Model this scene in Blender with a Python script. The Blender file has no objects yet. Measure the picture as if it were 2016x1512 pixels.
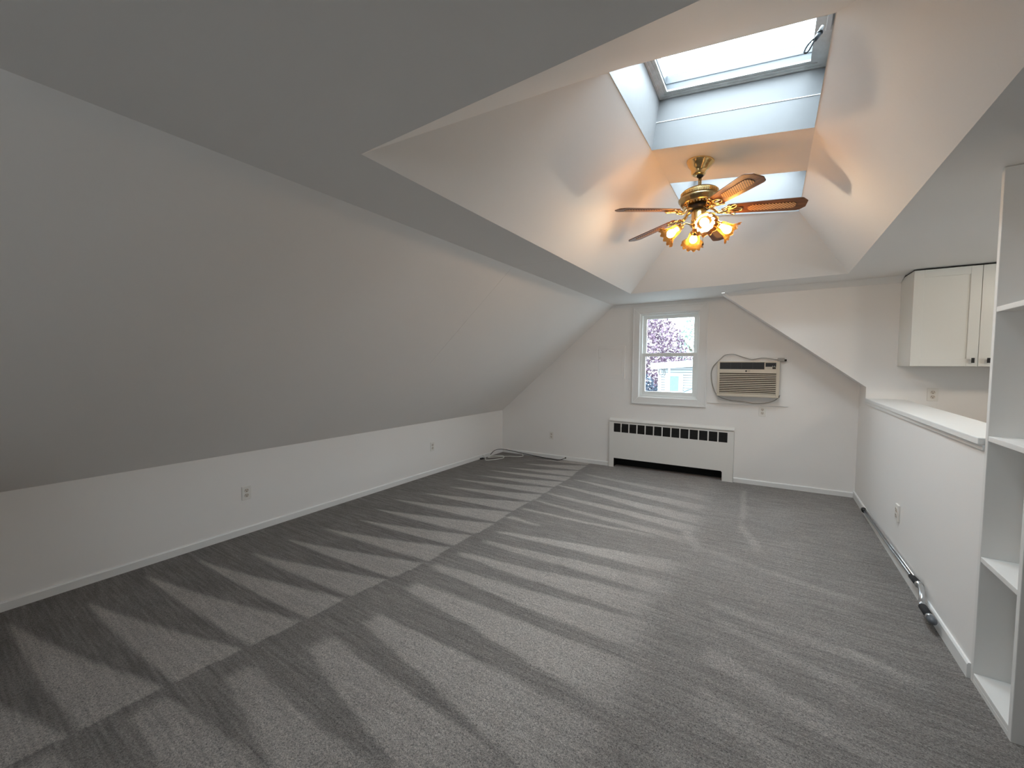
import bpy, bmesh, math, random
from mathutils import Vector, Matrix
random.seed(7)
D = bpy.data
SC = bpy.context.scene
COL = SC.collection
PI = math.pi

# ------------------------------------------------------------------ camera
CAM_F, YAW, PITCH, ROLL, EYE = 779.37, .5771, .0482, .0053, 1.37      # focal length in pixels of a 2016 wide frame
fw = Vector((-math.sin(YAW)*math.cos(PITCH), math.cos(YAW)*math.cos(PITCH), -math.sin(PITCH)))
rt0 = Vector((math.cos(YAW), math.sin(YAW), 0)); up0 = rt0.cross(fw)
rt = math.cos(ROLL)*rt0 + math.sin(ROLL)*up0
up = -math.sin(ROLL)*rt0 + math.cos(ROLL)*up0
EYEV = Vector((0, 0, EYE))
cam = D.cameras.new('camera'); cam.sensor_width = 36; cam.lens = 36*CAM_F/2016; cam.clip_start = .02
co = D.objects.new('camera', cam); COL.objects.link(co)
co.matrix_world = Matrix(((rt.x, up.x, -fw.x, 0), (rt.y, up.y, -fw.y, 0), (rt.z, up.z, -fw.z, EYE), (0, 0, 0, 1)))
SC.camera = co

# ------------------------------------------------------------------ sky, light, exposure
W = D.worlds.new('overcast_sky'); SC.world = W; W.use_nodes = True
nt = W.node_tree; nt.nodes.clear()
wo = nt.nodes.new('ShaderNodeOutputWorld'); bg = nt.nodes.new('ShaderNodeBackground')
tc = nt.nodes.new('ShaderNodeTexCoord'); sx = nt.nodes.new('ShaderNodeSeparateXYZ'); rp = nt.nodes.new('ShaderNodeValToRGB')
nt.links.new(tc.outputs['Generated'], sx.inputs[0]); nt.links.new(sx.outputs['Z'], rp.inputs[0])
rp.color_ramp.elements[0].position = 0.0; rp.color_ramp.elements[0].color = (.52, .57, .60, 1)
rp.color_ramp.elements[1].position = 1.0; rp.color_ramp.elements[1].color = (.80, .925, 1.0, 1)
nt.links.new(rp.outputs[0], bg.inputs[0]); bg.inputs[1].default_value = 20.0
nt.links.new(bg.outputs[0], wo.inputs[0])
SC.view_settings.view_transform = 'Standard'; SC.view_settings.look = 'None'
SC.view_settings.gamma = 1; SC.view_settings.use_curve_mapping = False
SC.view_settings.exposure = 0.15
SC.cycles.max_bounces = 12; SC.cycles.diffuse_bounces = 8; SC.cycles.transparent_max_bounces = 16
SC.cycles.sample_clamp_indirect = 8.0

def portal(name, mat, sx, sy):
    l = D.lights.new(name, 'AREA'); l.shape = 'RECTANGLE'; l.size = sx; l.size_y = sy; l.cycles.is_portal = True
    o = D.objects.new(name, l); COL.objects.link(o); o.matrix_world = mat

# ------------------------------------------------------------------ pixel -> point helpers (real planes of the room)
def ray(x, y): return fw + rt*((x-1008)/CAM_F) - up*((y-756)/CAM_F)
def onX(x, y, v): d = ray(x, y); return EYEV + d*(v/d.x)
def onY(x, y, v): d = ray(x, y); return EYEV + d*(v/d.y)
def onZ(x, y, v): d = ray(x, y); return EYEV + d*((v-EYE)/d.z)

# room dimensions (metres)
XL, XH, YB = -3.691, .782, 5.385          # left knee wall, half wall face, window wall
ZK, XS, ZC, ZH = .6215, -1.832, 2.192, 1.068
X0, X1, Y0, Y1 = -1.369, .556, 1.0095, 4.59   # mouth of the raised ceiling
YC = 5.06                                  # kitchen wall
XR, YF = 3.3, -2.6                         # unseen sides of the room
def fz(x): return .0165*(x-XH)             # the old floor falls a little to the left
TX0, TX1, TY0, TY1 = -.69, .16, 1.895, 4.095   # top of the raised ceiling
def tz(x): return 2.737 + .143*(-.433-x)

# ------------------------------------------------------------------ materials
def mat(name, col, rough=.5, metal=0, noise=None, bump=None, spec=.5, coat=0, nscale=None):
    m = D.materials.new(name); m.use_nodes = True
    n = m.node_tree.nodes; l = m.node_tree.links; b = n['Principled BSDF']
    b.inputs['Base Color'].default_value = (*col, 1); b.inputs['Roughness'].default_value = rough
    b.inputs['Metallic'].default_value = metal; b.inputs['Specular IOR Level'].default_value = spec
    b.inputs['Coat Weight'].default_value = coat
    t = n.new('ShaderNodeTexCoord')
    if noise:
        s, amt = noise
        nz = n.new('ShaderNodeTexNoise'); nz.inputs['Scale'].default_value = s; nz.inputs['Detail'].default_value = 4
        l.new(t.outputs['Object'], nz.inputs['Vector'])
        mx = n.new('ShaderNodeMix'); mx.data_type = 'RGBA'
        mx.inputs[6].default_value = (*[c*(1-amt) for c in col], 1); mx.inputs[7].default_value = (*[min(1, c*(1+amt)) for c in col], 1)
        l.new(nz.outputs['Fac'], mx.inputs[0]); l.new(mx.outputs[2], b.inputs['Base Color'])
    if bump:
        s, st, dist = bump
        nz = n.new('ShaderNodeTexNoise'); nz.inputs['Scale'].default_value = s; nz.inputs['Detail'].default_value = 3
        l.new(t.outputs['Object'], nz.inputs['Vector'])
        bp = n.new('ShaderNodeBump'); bp.inputs['Strength'].default_value = st; bp.inputs['Distance'].default_value = dist
        l.new(nz.outputs['Fac'], bp.inputs['Height']); l.new(bp.outputs[0], b.inputs['Normal'])
    return m
M = {}
M['paint'] = mat('wall_paint', (.87, .852, .832), .55, noise=(1.7, .02), bump=(60, .08, .004), spec=.3)
M['ceiling'] = mat('ceiling_paint', (.87, .852, .832), .6, noise=(1.3, .02), bump=(50, .08, .004), spec=.25)
M['trim'] = mat('white_trim', (.82, .82, .81), .38, noise=(4, .02), spec=.4)
M['well'] = mat('skylight_well_dimmed', (.21, .214, .22), .5, noise=(5, .03), bump=(18, .2, .004), spec=.3)  # white boards coloured darker to hold down the strong skylight
M['vinyl'] = mat('window_vinyl', (.82, .84, .83), .35, noise=(8, .01))
M['old_wood'] = mat('worn_skylight_frame', (.55, .56, .55), .6, noise=(22, .25), bump=(60, .3, .003))
M['alum'] = mat('curb_flashing', (.075, .083, .092), .5, metal=.15, noise=(14, .12))
M['lacquer'] = mat('cabinet_lacquer', (.78, .78, .74), .3, noise=(3, .01))
M['shelf'] = mat('shelf_paint', (.80, .79, .77), .45, noise=(4, .02))
M['plate'] = mat('outlet_plastic', (.80, .78, .74), .35, noise=(9, .01))
M['almond'] = mat('almond_plastic', (.50, .42, .33), .5, noise=(6, .05))
M['almond_lt'] = mat('almond_plastic_pale', (.60, .53, .43), .45, noise=(6, .04))
M['black'] = mat('black_plastic', (.012, .012, .013), .4, noise=(9, .2))
M['dark'] = mat('dark_cavity', (.008, .008, .008), .9, noise=(9, .2))
M['slot'] = mat('slot_dark', (.03, .025, .02), .8, noise=(9, .2))
M['foam'] = mat('black_foam', (.02, .02, .022), .85, noise=(40, .3), bump=(200, .4, .002))
M['chrome'] = mat('brushed_chrome', (.62, .63, .64), .28, metal=1, noise=(20, .08))
M['steel'] = mat('grey_steel', (.42, .44, .46), .35, metal=.9, noise=(20, .08))
M['brass'] = mat('polished_brass', (.78, .56, .26), .16, metal=1, noise=(12, .06))
M['antique'] = mat('antique_brass', (.42, .33, .17), .27, metal=1, noise=(25, .15))
M['cord'] = mat('grey_cord', (.36, .34, .31), .5, noise=(20, .1))
M['cable_w'] = mat('white_cable', (.72, .71, .67), .45, noise=(20, .05))
M['radiator'] = mat('radiator_enamel', (.80, .79, .76), .35, noise=(3, .015))

def wood_mat():
    m = D.materials.new('walnut_blade'); m.use_nodes = True
    n = m.node_tree.nodes; l = m.node_tree.links; b = n['Principled BSDF']
    t = n.new('ShaderNodeTexCoord'); mp = n.new('ShaderNodeMapping'); mp.inputs['Scale'].default_value = (2.5, 34, 34)
    nz = n.new('ShaderNodeTexNoise'); nz.inputs['Scale'].default_value = 2.2; nz.inputs['Detail'].default_value = 6; nz.inputs['Distortion'].default_value = .6
    cr = n.new('ShaderNodeValToRGB'); e = cr.color_ramp.elements
    e[0].position = .3; e[0].color = (.06, .022, .008, 1); e[1].position = .72; e[1].color = (.20, .085, .032, 1)
    l.new(t.outputs['Object'], mp.inputs[0]); l.new(mp.outputs[0], nz.inputs['Vector']); l.new(nz.outputs['Fac'], cr.inputs[0])
    l.new(cr.outputs[0], b.inputs['Base Color']); b.inputs['Roughness'].default_value = .38
    return m
M['wood'] = wood_mat()

def cane_mat():
    m = D.materials.new('woven_cane'); m.use_nodes = True
    n = m.node_tree.nodes; l = m.node_tree.links; b = n['Principled BSDF']
    t = n.new('ShaderNodeTexCoord'); mp = n.new('ShaderNodeMapping'); mp.inputs['Scale'].default_value = (78, 78, 0)
    mp.inputs['Rotation'].default_value = (0, 0, PI/4)
    vo = n.new('ShaderNodeTexVoronoi'); vo.inputs['Scale'].default_value = 1.0; vo.inputs['Randomness'].default_value = 0
    cr = n.new('ShaderNodeValToRGB'); e = cr.color_ramp.elements
    e[0].position = .31; e[0].color = (.045, .018, .008, 1); e[1].position = .37; e[1].color = (.56, .33, .16, 1)
    l.new(t.outputs['Object'], mp.inputs[0]); l.new(mp.outputs[0], vo.inputs['Vector']); l.new(vo.outputs['Distance'], cr.inputs[0])
    l.new(cr.outputs[0], b.inputs['Base Color']); b.inputs['Roughness'].default_value = .6
    return m
M['cane'] = cane_mat()

def glass_mat(name, tint=(.93, .97, .98), refl=.06):
    m = D.materials.new(name); m.use_nodes = True
    n = m.node_tree.nodes; l = m.node_tree.links; n.clear()
    o = n.new('ShaderNodeOutputMaterial'); t = n.new('ShaderNodeBsdfTransparent'); g = n.new('ShaderNodeBsdfGlossy')
    t.inputs[0].default_value = (*tint, 1); g.inputs['Roughness'].default_value = .02
    f = n.new('ShaderNodeFresnel'); f.inputs[0].default_value = 1.45
    x = n.new('ShaderNodeMixShader'); l.new(f.outputs[0], x.inputs[0]); l.new(t.outputs[0], x.inputs[1]); l.new(g.outputs[0], x.inputs[2])
    l.new(x.outputs[0], o.inputs[0]); return m
M['glass'] = glass_mat('window_glass', (.93, .96, .97))
M['tinted'] = glass_mat('view_dimming_glass', (.40, .43, .45))  # tint added to dim the overbright view outside
M['skyglass'] = glass_mat('skylight_glass', (.92, .96, .98))

def shade_mat():
    m = D.materials.new('amber_glass'); m.use_nodes = True
    n = m.node_tree.nodes; l = m.node_tree.links; n.clear()
    o = n.new('ShaderNodeOutputMaterial')
    tl = n.new('ShaderNodeBsdfTranslucent'); tr = n.new('ShaderNodeBsdfTransparent'); gl = n.new('ShaderNodeBsdfGlossy'); df = n.new('ShaderNodeBsdfDiffuse')
    tx = n.new('ShaderNodeTexCoord'); nz = n.new('ShaderNodeTexNoise'); nz.inputs['Scale'].default_value = 38; nz.inputs['Detail'].default_value = 2
    cr = n.new('ShaderNodeValToRGB'); e = cr.color_ramp.elements
    e[0].position = .4; e[0].color = (.32, .15, .025, 1); e[1].position = .62; e[1].color = (.60, .38, .10, 1)
    l.new(tx.outputs['Object'], nz.inputs['Vector']); l.new(nz.outputs['Fac'], cr.inputs[0])
    l.new(cr.outputs[0], tl.inputs[0]); l.new(cr.outputs[0], df.inputs[0]); tr.inputs[0].default_value = (.57, .42, .245, 1)
    gl.inputs['Roughness'].default_value = .1
    a = n.new('ShaderNodeMixShader'); a.inputs[0].default_value = .91
    l.new(tl.outputs[0], a.inputs[1]); l.new(tr.outputs[0], a.inputs[2])
    a2 = n.new('ShaderNodeMixShader'); a2.inputs[0].default_value = .01; l.new(a.outputs[0], a2.inputs[1]); l.new(df.outputs[0], a2.inputs[2])
    b = n.new('ShaderNodeMixShader'); b.inputs[0].default_value = .04
    l.new(a2.outputs[0], b.inputs[1]); l.new(gl.outputs[0], b.inputs[2]); l.new(b.outputs[0], o.inputs[0])
    return m
M['shade'] = shade_mat()

def emit_mat(name, col, s):
    m = D.materials.new(name); m.use_nodes = True
    n = m.node_tree.nodes; l = m.node_tree.links; n.clear()
    o = n.new('ShaderNodeOutputMaterial'); e = n.new('ShaderNodeEmission'); e.inputs[0].default_value = (*col, 1); e.inputs[1].default_value = s
    l.new(e.outputs[0], o.inputs[0]); return m
BULB = 250.0
FILL_DOME = 38.0
M['dome'] = emit_mat('fill_lamp_dome', (1, .88, .72), FILL_DOME)
M['bulb'] = emit_mat('glowing_bulb', (1, .81, .59), BULB)

def carpet_mat():
    m = D.materials.new('carpet_pile'); m.use_nodes = True
    n = m.node_tree.nodes; l = m.node_tree.links; b = n['Principled BSDF']
    at = n.new('ShaderNodeAttribute'); at.attribute_name = 'nap'
    t = n.new('ShaderNodeTexCoord')
    def noise(s, d, vec=None, dist=0):
        z = n.new('ShaderNodeTexNoise'); z.inputs['Scale'].default_value = s; z.inputs['Detail'].default_value = d; z.inputs['Distortion'].default_value = dist
        l.new(vec or t.outputs['Object'], z.inputs['Vector']); return z
    def mth(op, a, b_):
        z = n.new('ShaderNodeMath'); z.operation = op
        for i, v in enumerate((a, b_)):
            if isinstance(v, (int, float)): z.inputs[i].default_value = v
            else: l.new(v, z.inputs[i])
        return z.outputs[0]
    mp = n.new('ShaderNodeMapping'); mp.inputs['Scale'].default_value = (1.6, 14, 1); l.new(t.outputs['Object'], mp.inputs[0])
    streak = noise(3.0, 4, mp.outputs[0], .4)
    tuft = noise(170, 4, None, 1.2); tuft2 = noise(60, 3, None, .8); blot = noise(2.2, 3)
    v = mth('ADD', at.outputs['Fac'], mth('MULTIPLY', mth('SUBTRACT', streak.outputs['Fac'], .5), .55))
    mp2 = n.new('ShaderNodeMapping'); mp2.inputs['Scale'].default_value = (1.3, 55, 1); mp2.inputs['Rotation'].default_value = (0, 0, .03); l.new(t.outputs['Object'], mp2.inputs[0])
    fine = noise(1.6, 3, mp2.outputs[0], .3)
    v = mth('ADD', v, mth('MULTIPLY', mth('SUBTRACT', fine.outputs['Fac'], .5), .55))
    v = mth('ADD', v, mth('MULTIPLY', mth('SUBTRACT', blot.outputs['Fac'], .5), .25))
    cr = n.new('ShaderNodeValToRGB'); e = cr.color_ramp.elements
    e[0].position = .05; e[0].color = (.148, .131, .120, 1); e[1].position = .95; e[1].color = (.56, .515, .48, 1)
    l.new(v, cr.inputs[0])
    tt = n.new('ShaderNodeValToRGB'); e = tt.color_ramp.elements
    e[0].position = .34; e[0].color = (.30, .30, .30, 1); e[1].position = .64; e[1].color = (1.5, 1.5, 1.5, 1)
    l.new(tuft.outputs['Fac'], tt.inputs[0])
    mx = n.new('ShaderNodeMix'); mx.data_type = 'RGBA'; mx.blend_type = 'MULTIPLY'; mx.inputs[0].default_value = .85
    l.new(cr.outputs[0], mx.inputs[6]); l.new(tt.outputs[0], mx.inputs[7])
    l.new(mx.outputs[2], b.inputs['Base Color']); b.inputs['Roughness'].default_value = 1; b.inputs['Specular IOR Level'].default_value = .05
    b.inputs['Sheen Weight'].default_value = .25; b.inputs['Sheen Roughness'].default_value = .6
    h = mth('ADD', tuft.outputs['Fac'], mth('MULTIPLY', tuft2.outputs['Fac'], .7))
    bp = n.new('ShaderNodeBump'); bp.inputs['Strength'].default_value = .9; bp.inputs['Distance'].default_value = .012
    l.new(h, bp.inputs['Height']); l.new(bp.outputs[0], b.inputs['Normal'])
    return m
M['carpet'] = carpet_mat()
M['siding'] = mat('pale_siding', (.40, .41, .41), .6, noise=(6, .02))
M['extwhite'] = mat('outdoor_white_paint', (.52, .53, .53), .6, noise=(6, .02))
M['extglass'] = mat('far_window_glass', (.16, .25, .30), .15, noise=(30, .5))
M['shingle'] = mat('pale_roofing', (.34, .35, .35), .8, noise=(12, .12))
M['bark'] = mat('bark', (.10, .07, .05), .9, noise=(9, .4))
M['leaf_red'] = mat('plum_leaves', (.17, .105, .15), .5, noise=(2.5, .55))
M['leaf_blue'] = mat('dusky_leaves', (.12, .15, .20), .5, noise=(3, .5))
M['leaf_green'] = mat('pale_green_leaves', (.30, .40, .33), .5, noise=(3, .3))
M['grass'] = mat('gravel_yard', (.22, .225, .22), .9, noise=(2, .4))

# ------------------------------------------------------------------ mesh builder
class MB:
    def __init__(s): s.v = []; s.f = []; s.smooth = []
    def add(s, vs, fs, smooth=False, mtx=None):
        o = len(s.v)
        for p in vs: s.v.append(tuple(mtx @ Vector(p)) if mtx is not None else tuple(p))
        for f in fs: s.f.append([o+i for i in f]); s.smooth.append(smooth)
        return s
    def box(s, a, b, mtx=None):
        x0, x1 = sorted((a[0], b[0])); y0, y1 = sorted((a[1], b[1])); z0, z1 = sorted((a[2], b[2]))
        return s.add([(x0,y0,z0),(x1,y0,z0),(x1,y1,z0),(x0,y1,z0),(x0,y0,z1),(x1,y0,z1),(x1,y1,z1),(x0,y1,z1)],
                     [(0,3,2,1),(4,5,6,7),(0,1,5,4),(1,2,6,5),(2,3,7,6),(3,0,4,7)], False, mtx)
    def quad(s, *p): return s.add(p, [tuple(range(len(p)))])
    def prism(s, poly, d, mtx=None):
        """polygon of 3-D points extruded along vector d"""
        n = len(poly); d = Vector(d); vs = [Vector(p) for p in poly] + [Vector(p)+d for p in poly]
        fs = [tuple(range(n)), tuple(range(2*n-1, n-1, -1))] + [(i, n+i, n+(i+1) % n, (i+1) % n) for i in range(n)]
        return s.add(vs, fs, False, mtx)
    def lathe(s, prof, seg=32, mtx=None, smooth=True, ruffle=None):
        vs = []; fs = []
        for k, (r, z) in enumerate(prof):
            for i in range(seg):
                a = 2*PI*i/seg; rr, zz = r, z
                if ruffle: rr, zz = ruffle(k, a, r, z)
                vs.append((rr*math.cos(a), rr*math.sin(a), zz))
        for k in range(len(prof)-1):
            for i in range(seg):
                j = (i+1) % seg
                fs.append((k*seg+i, k*seg+j, (k+1)*seg+j, (k+1)*seg+i))
        return s.add(vs, fs, smooth, mtx)
    def tube(s, pts, r, seg=10, mtx=None, caps=True, closed=False):
        P = [Vector(p) for p in pts]; n = len(P); R = r if isinstance(r, (list, tuple)) else [r]*n
        vs = []; fs = []; prev = None
        for i, p in enumerate(P):
            if closed: t = P[(i+1) % n] - P[i-1]
            else: t = (P[min(i+1, n-1)] - P[max(i-1, 0)])
            t.normalize()
            if prev is None:
                a = Vector((0, 0, 1)) if abs(t.z) < .9 else Vector((1, 0, 0)); u = t.cross(a).normalized()
            else: u = (prev - t*prev.dot(t)).normalized()
            prev = u; w = t.cross(u)
            for k in range(seg):
                a = 2*PI*k/seg; vs.append(p + (u*math.cos(a) + w*math.sin(a))*R[i])
        for i in range(n if closed else n-1):
            i2 = (i+1) % n
            for k in range(seg):
                k2 = (k+1) % seg; fs.append((i*seg+k, i*seg+k2, i2*seg+k2, i2*seg+k))
        if caps and not closed:
            fs.append(tuple(range(seg-1, -1, -1))); fs.append(tuple((n-1)*seg+k for k in range(seg)))
        return s.add(vs, fs, True, mtx)
    def ball(s, c, r, seg=16, mtx=None):
        rx, ry, rz = (r, r, r) if not isinstance(r, (tuple, list)) else r
        pr = [(math.sin(PI*k/10), -math.cos(PI*k/10)) for k in range(11)]
        vs = []; fs = []
        for (q, z) in pr:
            q = max(q, .01)
            for i in range(seg):
                a = 2*PI*i/seg; vs.append((c[0]+q*rx*math.cos(a), c[1]+q*ry*math.sin(a), c[2]+z*rz))
        for k in range(10):
            for i in range(seg):
                j = (i+1) % seg; fs.append((k*seg+i, k*seg+j, (k+1)*seg+j, (k+1)*seg+i))
        return s.add(vs, fs, True, mtx)
    def build(s, name, m, parent=None, bevel=0, label=None, kind=None):
        me = D.meshes.new(name); me.from_pydata(s.v, [], s.f); me.update()
        me.polygons.foreach_set('use_smooth', s.smooth)
        me.materials.append(m if not isinstance(m, str) else M[m])
        o = D.objects.new(name, me); COL.objects.link(o)
        bm = bmesh.new(); bm.from_mesh(me); bmesh.ops.recalc_face_normals(bm, faces=bm.faces); bm.to_mesh(me); bm.free()
        if bevel:
            b = o.modifiers.new('bevel', 'BEVEL'); b.width = bevel; b.segments = 2; b.limit_method = 'ANGLE'
        if parent: o.parent = parent
        if label: o['label'] = label
        if kind: o['kind'] = kind
        return o
def struct(o, label=None):
    o['kind'] = 'structure'
    if label: o['label'] = label
    return o
def thing(name, label, cat, loc=(0, 0, 0), group=None):
    o = D.objects.new(name, None); COL.objects.link(o); o.location = loc; o.empty_display_size = .05
    o['label'] = label; o['category'] = cat
    if group: o['group'] = group
    return o
def tag(o, label, cat, group=None):
    o['label'] = label; o['category'] = cat
    if group: o['group'] = group
    return o
def holed(name, m, outline, holes, to3d, parent=None):
    """flat polygon with holes, given in 2-D and mapped to 3-D"""
    bm = bmesh.new(); es = []
    for loop in [outline] + holes:
        vs = [bm.verts.new((p[0], p[1], 0)) for p in loop]
        es += [bm.edges.new((vs[i], vs[(i+1) % len(vs)])) for i in range(len(vs))]
    bmesh.ops.triangle_fill(bm, use_beauty=True, use_dissolve=False, edges=es, normal=(0, 0, 1))
    for v in bm.verts: v.co = Vector(to3d(v.co.x, v.co.y))
    me = D.meshes.new(name); bm.to_mesh(me); bm.free(); me.materials.append(M[m])
    o = D.objects.new(name, me); COL.objects.link(o)
    if parent: o.parent = parent
    return o
def rect(x0, y0, x1, y1): return [(x0, y0), (x1, y0), (x1, y1), (x0, y1)]
def smooth_path(pts, n=8):
    P = [Vector(p) for p in pts]; out = []
    for i in range(len(P)-1):
        p0 = P[max(i-1, 0)]; p1 = P[i]; p2 = P[i+1]; p3 = P[min(i+2, len(P)-1)]
        for k in range(n):
            t = k/n
            out.append(.5*((2*p1) + (p2-p0)*t + (2*p0-5*p1+4*p2-p3)*t*t + (3*p1-p0-3*p2+p3)*t**3))
    out.append(P[-1]); return out

# ------------------------------------------------------------------ floor with vacuum marks in the carpet nap
def sstep(a, b, x):
    t = max(0., min(1., (x-a)/(b-a))); return t*t*(3-2*t)
rnd = random.Random(3)
L_APEX = []      # left band: vacuum passes against the knee wall: (apex x, apex y)
for ax, ay in [(-3.6, -.03), (-3.56, .26), (-3.47, .545), (-3.58, .84), (-3.56, 1.12), (-3.34, 1.38), (-3.34, 1.66), (-3.3, 1.95), (-3.2, 2.24), (-3.32, 2.5),
               (-3.4, 2.8), (-3.25, 3.12), (-3.2, 3.45), (-3.36, 3.74), (-3.2, 4.02), (-3.26, 4.3), (-3.1, 4.55), (-3.0, 4.87), (-3.0, 5.2)]:
    L_APEX.append((ax, ay))
M_ST = []        # middle band: (x start, y start, x end, y end, width start, width end, strength)
for a in [(-1.96, 4.78, -.55, 4.55, .01, .14, .5), (-1.96, 4.48, -.5, 4.20, .01, .17, .75), (-2.05, 4.18, -.48, 3.86, .01, .18, .8), (-2.01, 3.84, -.48, 3.62, .01, .15, .85),
          (-2.0, 3.56, -.49, 3.36, .012, .10, .7), (-1.99, 3.27, -.78, 3.30, .012, .03, .9), (-2.0, 3.03, -1.65, 3.0, .02, .012, .9),
          (-1.87, 2.71, -.5, 2.86, .015, .17, .9), (-1.86, 2.49, -.52, 2.55, .02, .15, .75), (-1.9, 2.22, -.56, 2.30, .02, .2, .8),
          (-1.92, 1.98, -.5, 2.02, .03, .22, .85), (-1.86, 1.72, -.46, 1.66, .05, .26, .9), (-1.80, 1.37, -.5, 1.26, .05, .3, .85),
          (-1.86, 1.10, -.7, .96, .06, .25, .8), (-2.0, .78, -1.0, .72, .05, .2, .7), (-2.1, .50, -1.1, .55, .06, .2, .65), (-2.15, .2, -1.2, .25, .05, .2, .6)]:
    M_ST.append(a)
R_ST = [(-.20, 5.05, -.16, 3.9, .014, .02, .5), (-.16, 3.9, -.02, 3.42, .02, .05, .5), (-.55, 3.55, -.40, 3.2, .03, .05, .45), (-.36, 3.25, .60, 2.95, .02, .06, .35),
        (-.25, 2.53, .62, 2.36, .02, .05, .45), (-.2, 2.36, .5, 2.1, .02, .05, .4), (-.22, 2.06, .45, 1.80, .05, .09, .5), (-.22, 1.78, .35, 1.5, .05, .1, .35),
        (.35, 2.47, .56, 2.36, .012, .012, .5), (-.3, 1.45, .3, 1.2, .04, .08, .3)]
def stroke(x, y, a, soft=.018):
    xs, ys, xe, ye, w0, w1, st = a
    dx, dy = xe-xs, ye-ys; L2 = dx*dx+dy*dy
    t = ((x-xs)*dx+(y-ys)*dy)/L2
    if t < -.05 or t > 1.08: return 0
    L = math.sqrt(L2); d = ((x-xs)*(-dy)+(y-ys)*dx)/L
    if abs(dx) > abs(dy) and dx > 0: pass
    d += .005*math.sin(8*t+5*ys)+.0025*math.sin(31*t+3*ys)
    w = w0*.9+(w1*.56-w0*.9)*max(0, min(1, t))
    return st*sstep(w+soft, w-.2*soft, abs(d))*sstep(-.05, .03, t)*(1-.5*sstep(.6, 1.02, t))*(1-sstep(.95, 1.08, t))
def nap(x, y):
    wob = .025*math.sin(y*3.1+1)+.02*math.sin(y*7.3)
    seam = -2.13+.10*math.sin((y-.2)*.62)+wob*.4
    if y < 2.0: seam += -.10*(2.0-y)/2
    if x < seam:
        v = .16
        for k, (ax, ay) in enumerate(L_APEX):
            nxt = L_APEX[k+1][1] if k+1 < len(L_APEX) else ay+.3
            s = (x-ax)/(seam-ax)
            if s <= 0: continue
            lo = ay+.06*s*s
            hi = ay+(nxt-ay+.02)*s**1.25
            e = .012
            v = max(v, .16+.62*sstep(lo-e, lo+e, y)*sstep(hi+e+.012*s, hi-e, y)*sstep(0, .12, s)*(1-.10*s))
        return v
    g = sstep(seam, seam+.35, x)
    v = .26+.08*g+.10*sstep(-1.5, -.5, x)
    if x < -.35+.1*math.sin(y*2):
        v -= .05*(1-sstep(.5, 2.0, y)); v0 = v
        for a in M_ST:
            if abs(y-(a[1]+a[3])/2) < .6: v = max(v, v0+.62*stroke(x, y, a))
        # edge of the passes where the vacuum turned
    else:
        v = .40
    b = sstep(-.62, -.3, x)
    v = v*(1-b)+b*(.42-.16*sstep(.0, .7, x)*sstep(5.2, 3.5, y) - .1*sstep(4.3, 5.2, y))
    for a in R_ST: v = max(v, v+.45*stroke(x, y, a, .03))
    # dark margin along the walls
    return v
def build_floor():
    gx = [XL-.03+(XH+.12-XL+.03)*i/300 for i in range(301)]; gy = [-.1+(YB+.14+.1)*j/360 for j in range(361)]
    vs = []; nv = []
    for y in gy:
        for x in gx: vs.append((x, y, fz(x))); nv.append(nap(x, y))
    W_ = 301; fs = [(j*W_+i, j*W_+i+1, (j+1)*W_+i+1, (j+1)*W_+i) for j in range(360) for i in range(300)]
    o = len(vs)
    for p in [(XL-.03, YF-.05), (XH+.12, YF-.05), (XH+.12, -.1), (XL-.03, -.1), (XR+.05, YF-.05), (XR+.05, YB+.14), (XH+.12, YB+.14)]:
        vs.append((p[0], p[1], fz(p[0]))); nv.append(.35)
    fs += [(o, o+1, o+2, o+3), (o+1, o+4, o+5, o+6)]
    me = D.meshes.new('floor'); me.from_pydata(vs, [], fs)
    at = me.attributes.new('nap', 'FLOAT', 'POINT'); at.data.foreach_set('value', nv)
    me.materials.append(M['carpet']); ob = D.objects.new('floor', me); COL.objects.link(ob)
    struct(ob, 'grey carpet with pale wedge shaped vacuum marks')
build_floor()

# ------------------------------------------------------------------ walls and ceilings
FWIN = (-1.2, 1.05, -.5, 1.9)      # added fill window behind the camera
KWIN = (3.0, 3.8, 1.2, 1.85)     # added fill window in the kitchen, right of the picture
m = MB(); m.quad((XL, YF, fz(XL)-.05), (XL, YB, fz(XL)-.05), (XL, YB, ZK), (XL, YF, ZK)); struct(m.build('wall_left', 'paint'), 'low knee wall under the left slope')
m = MB(); m.quad((XL, YF, ZK), (XL, YB, ZK), (XS, YB, ZC), (XS, YF, ZC)); struct(m.build('ceiling_slope_left', 'ceiling'), 'long sloped ceiling on the left')
holed('wall_front', 'paint', rect(XL-.1, -.2, XR, 2.4), [rect(*FWIN)], lambda a, b: (a, YF, b))['kind'] = 'structure'     # behind the camera, with a window added for fill light
# right wall of the kitchen (out of the picture), with a window added to let fill daylight in
holed('wall_right', 'paint', rect(YF, -.2, YC+.1, 2.4), [rect(KWIN[0], KWIN[2], KWIN[1], KWIN[3])], lambda a, b: (XR, a, b))['kind'] = 'structure'
# window wall
RAD = (-1.80, -.08, -.36, .52)                    # recess of the convector
WHX0, WHX1, WHZ0, WHZ1 = -1.47, -.748, .951, 2.056
RS = (ZC-1.13)/(-.49-.838)                         # right slope
AX, BX = -.487, XH
def zr(x): return ZC + RS*(x-AX)
holed('wall_back', 'paint', [(XL, fz(XL)-.05), (XH+.02, -.05), (XH+.02, zr(XH+.02)), (AX, ZC), (XS, ZC), (XL, ZK)],
      [rect(WHX0, WHZ0, WHX1, WHZ1), rect(*RAD)], lambda a, b: (a, YB, b))['kind'] = 'structure'
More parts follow.
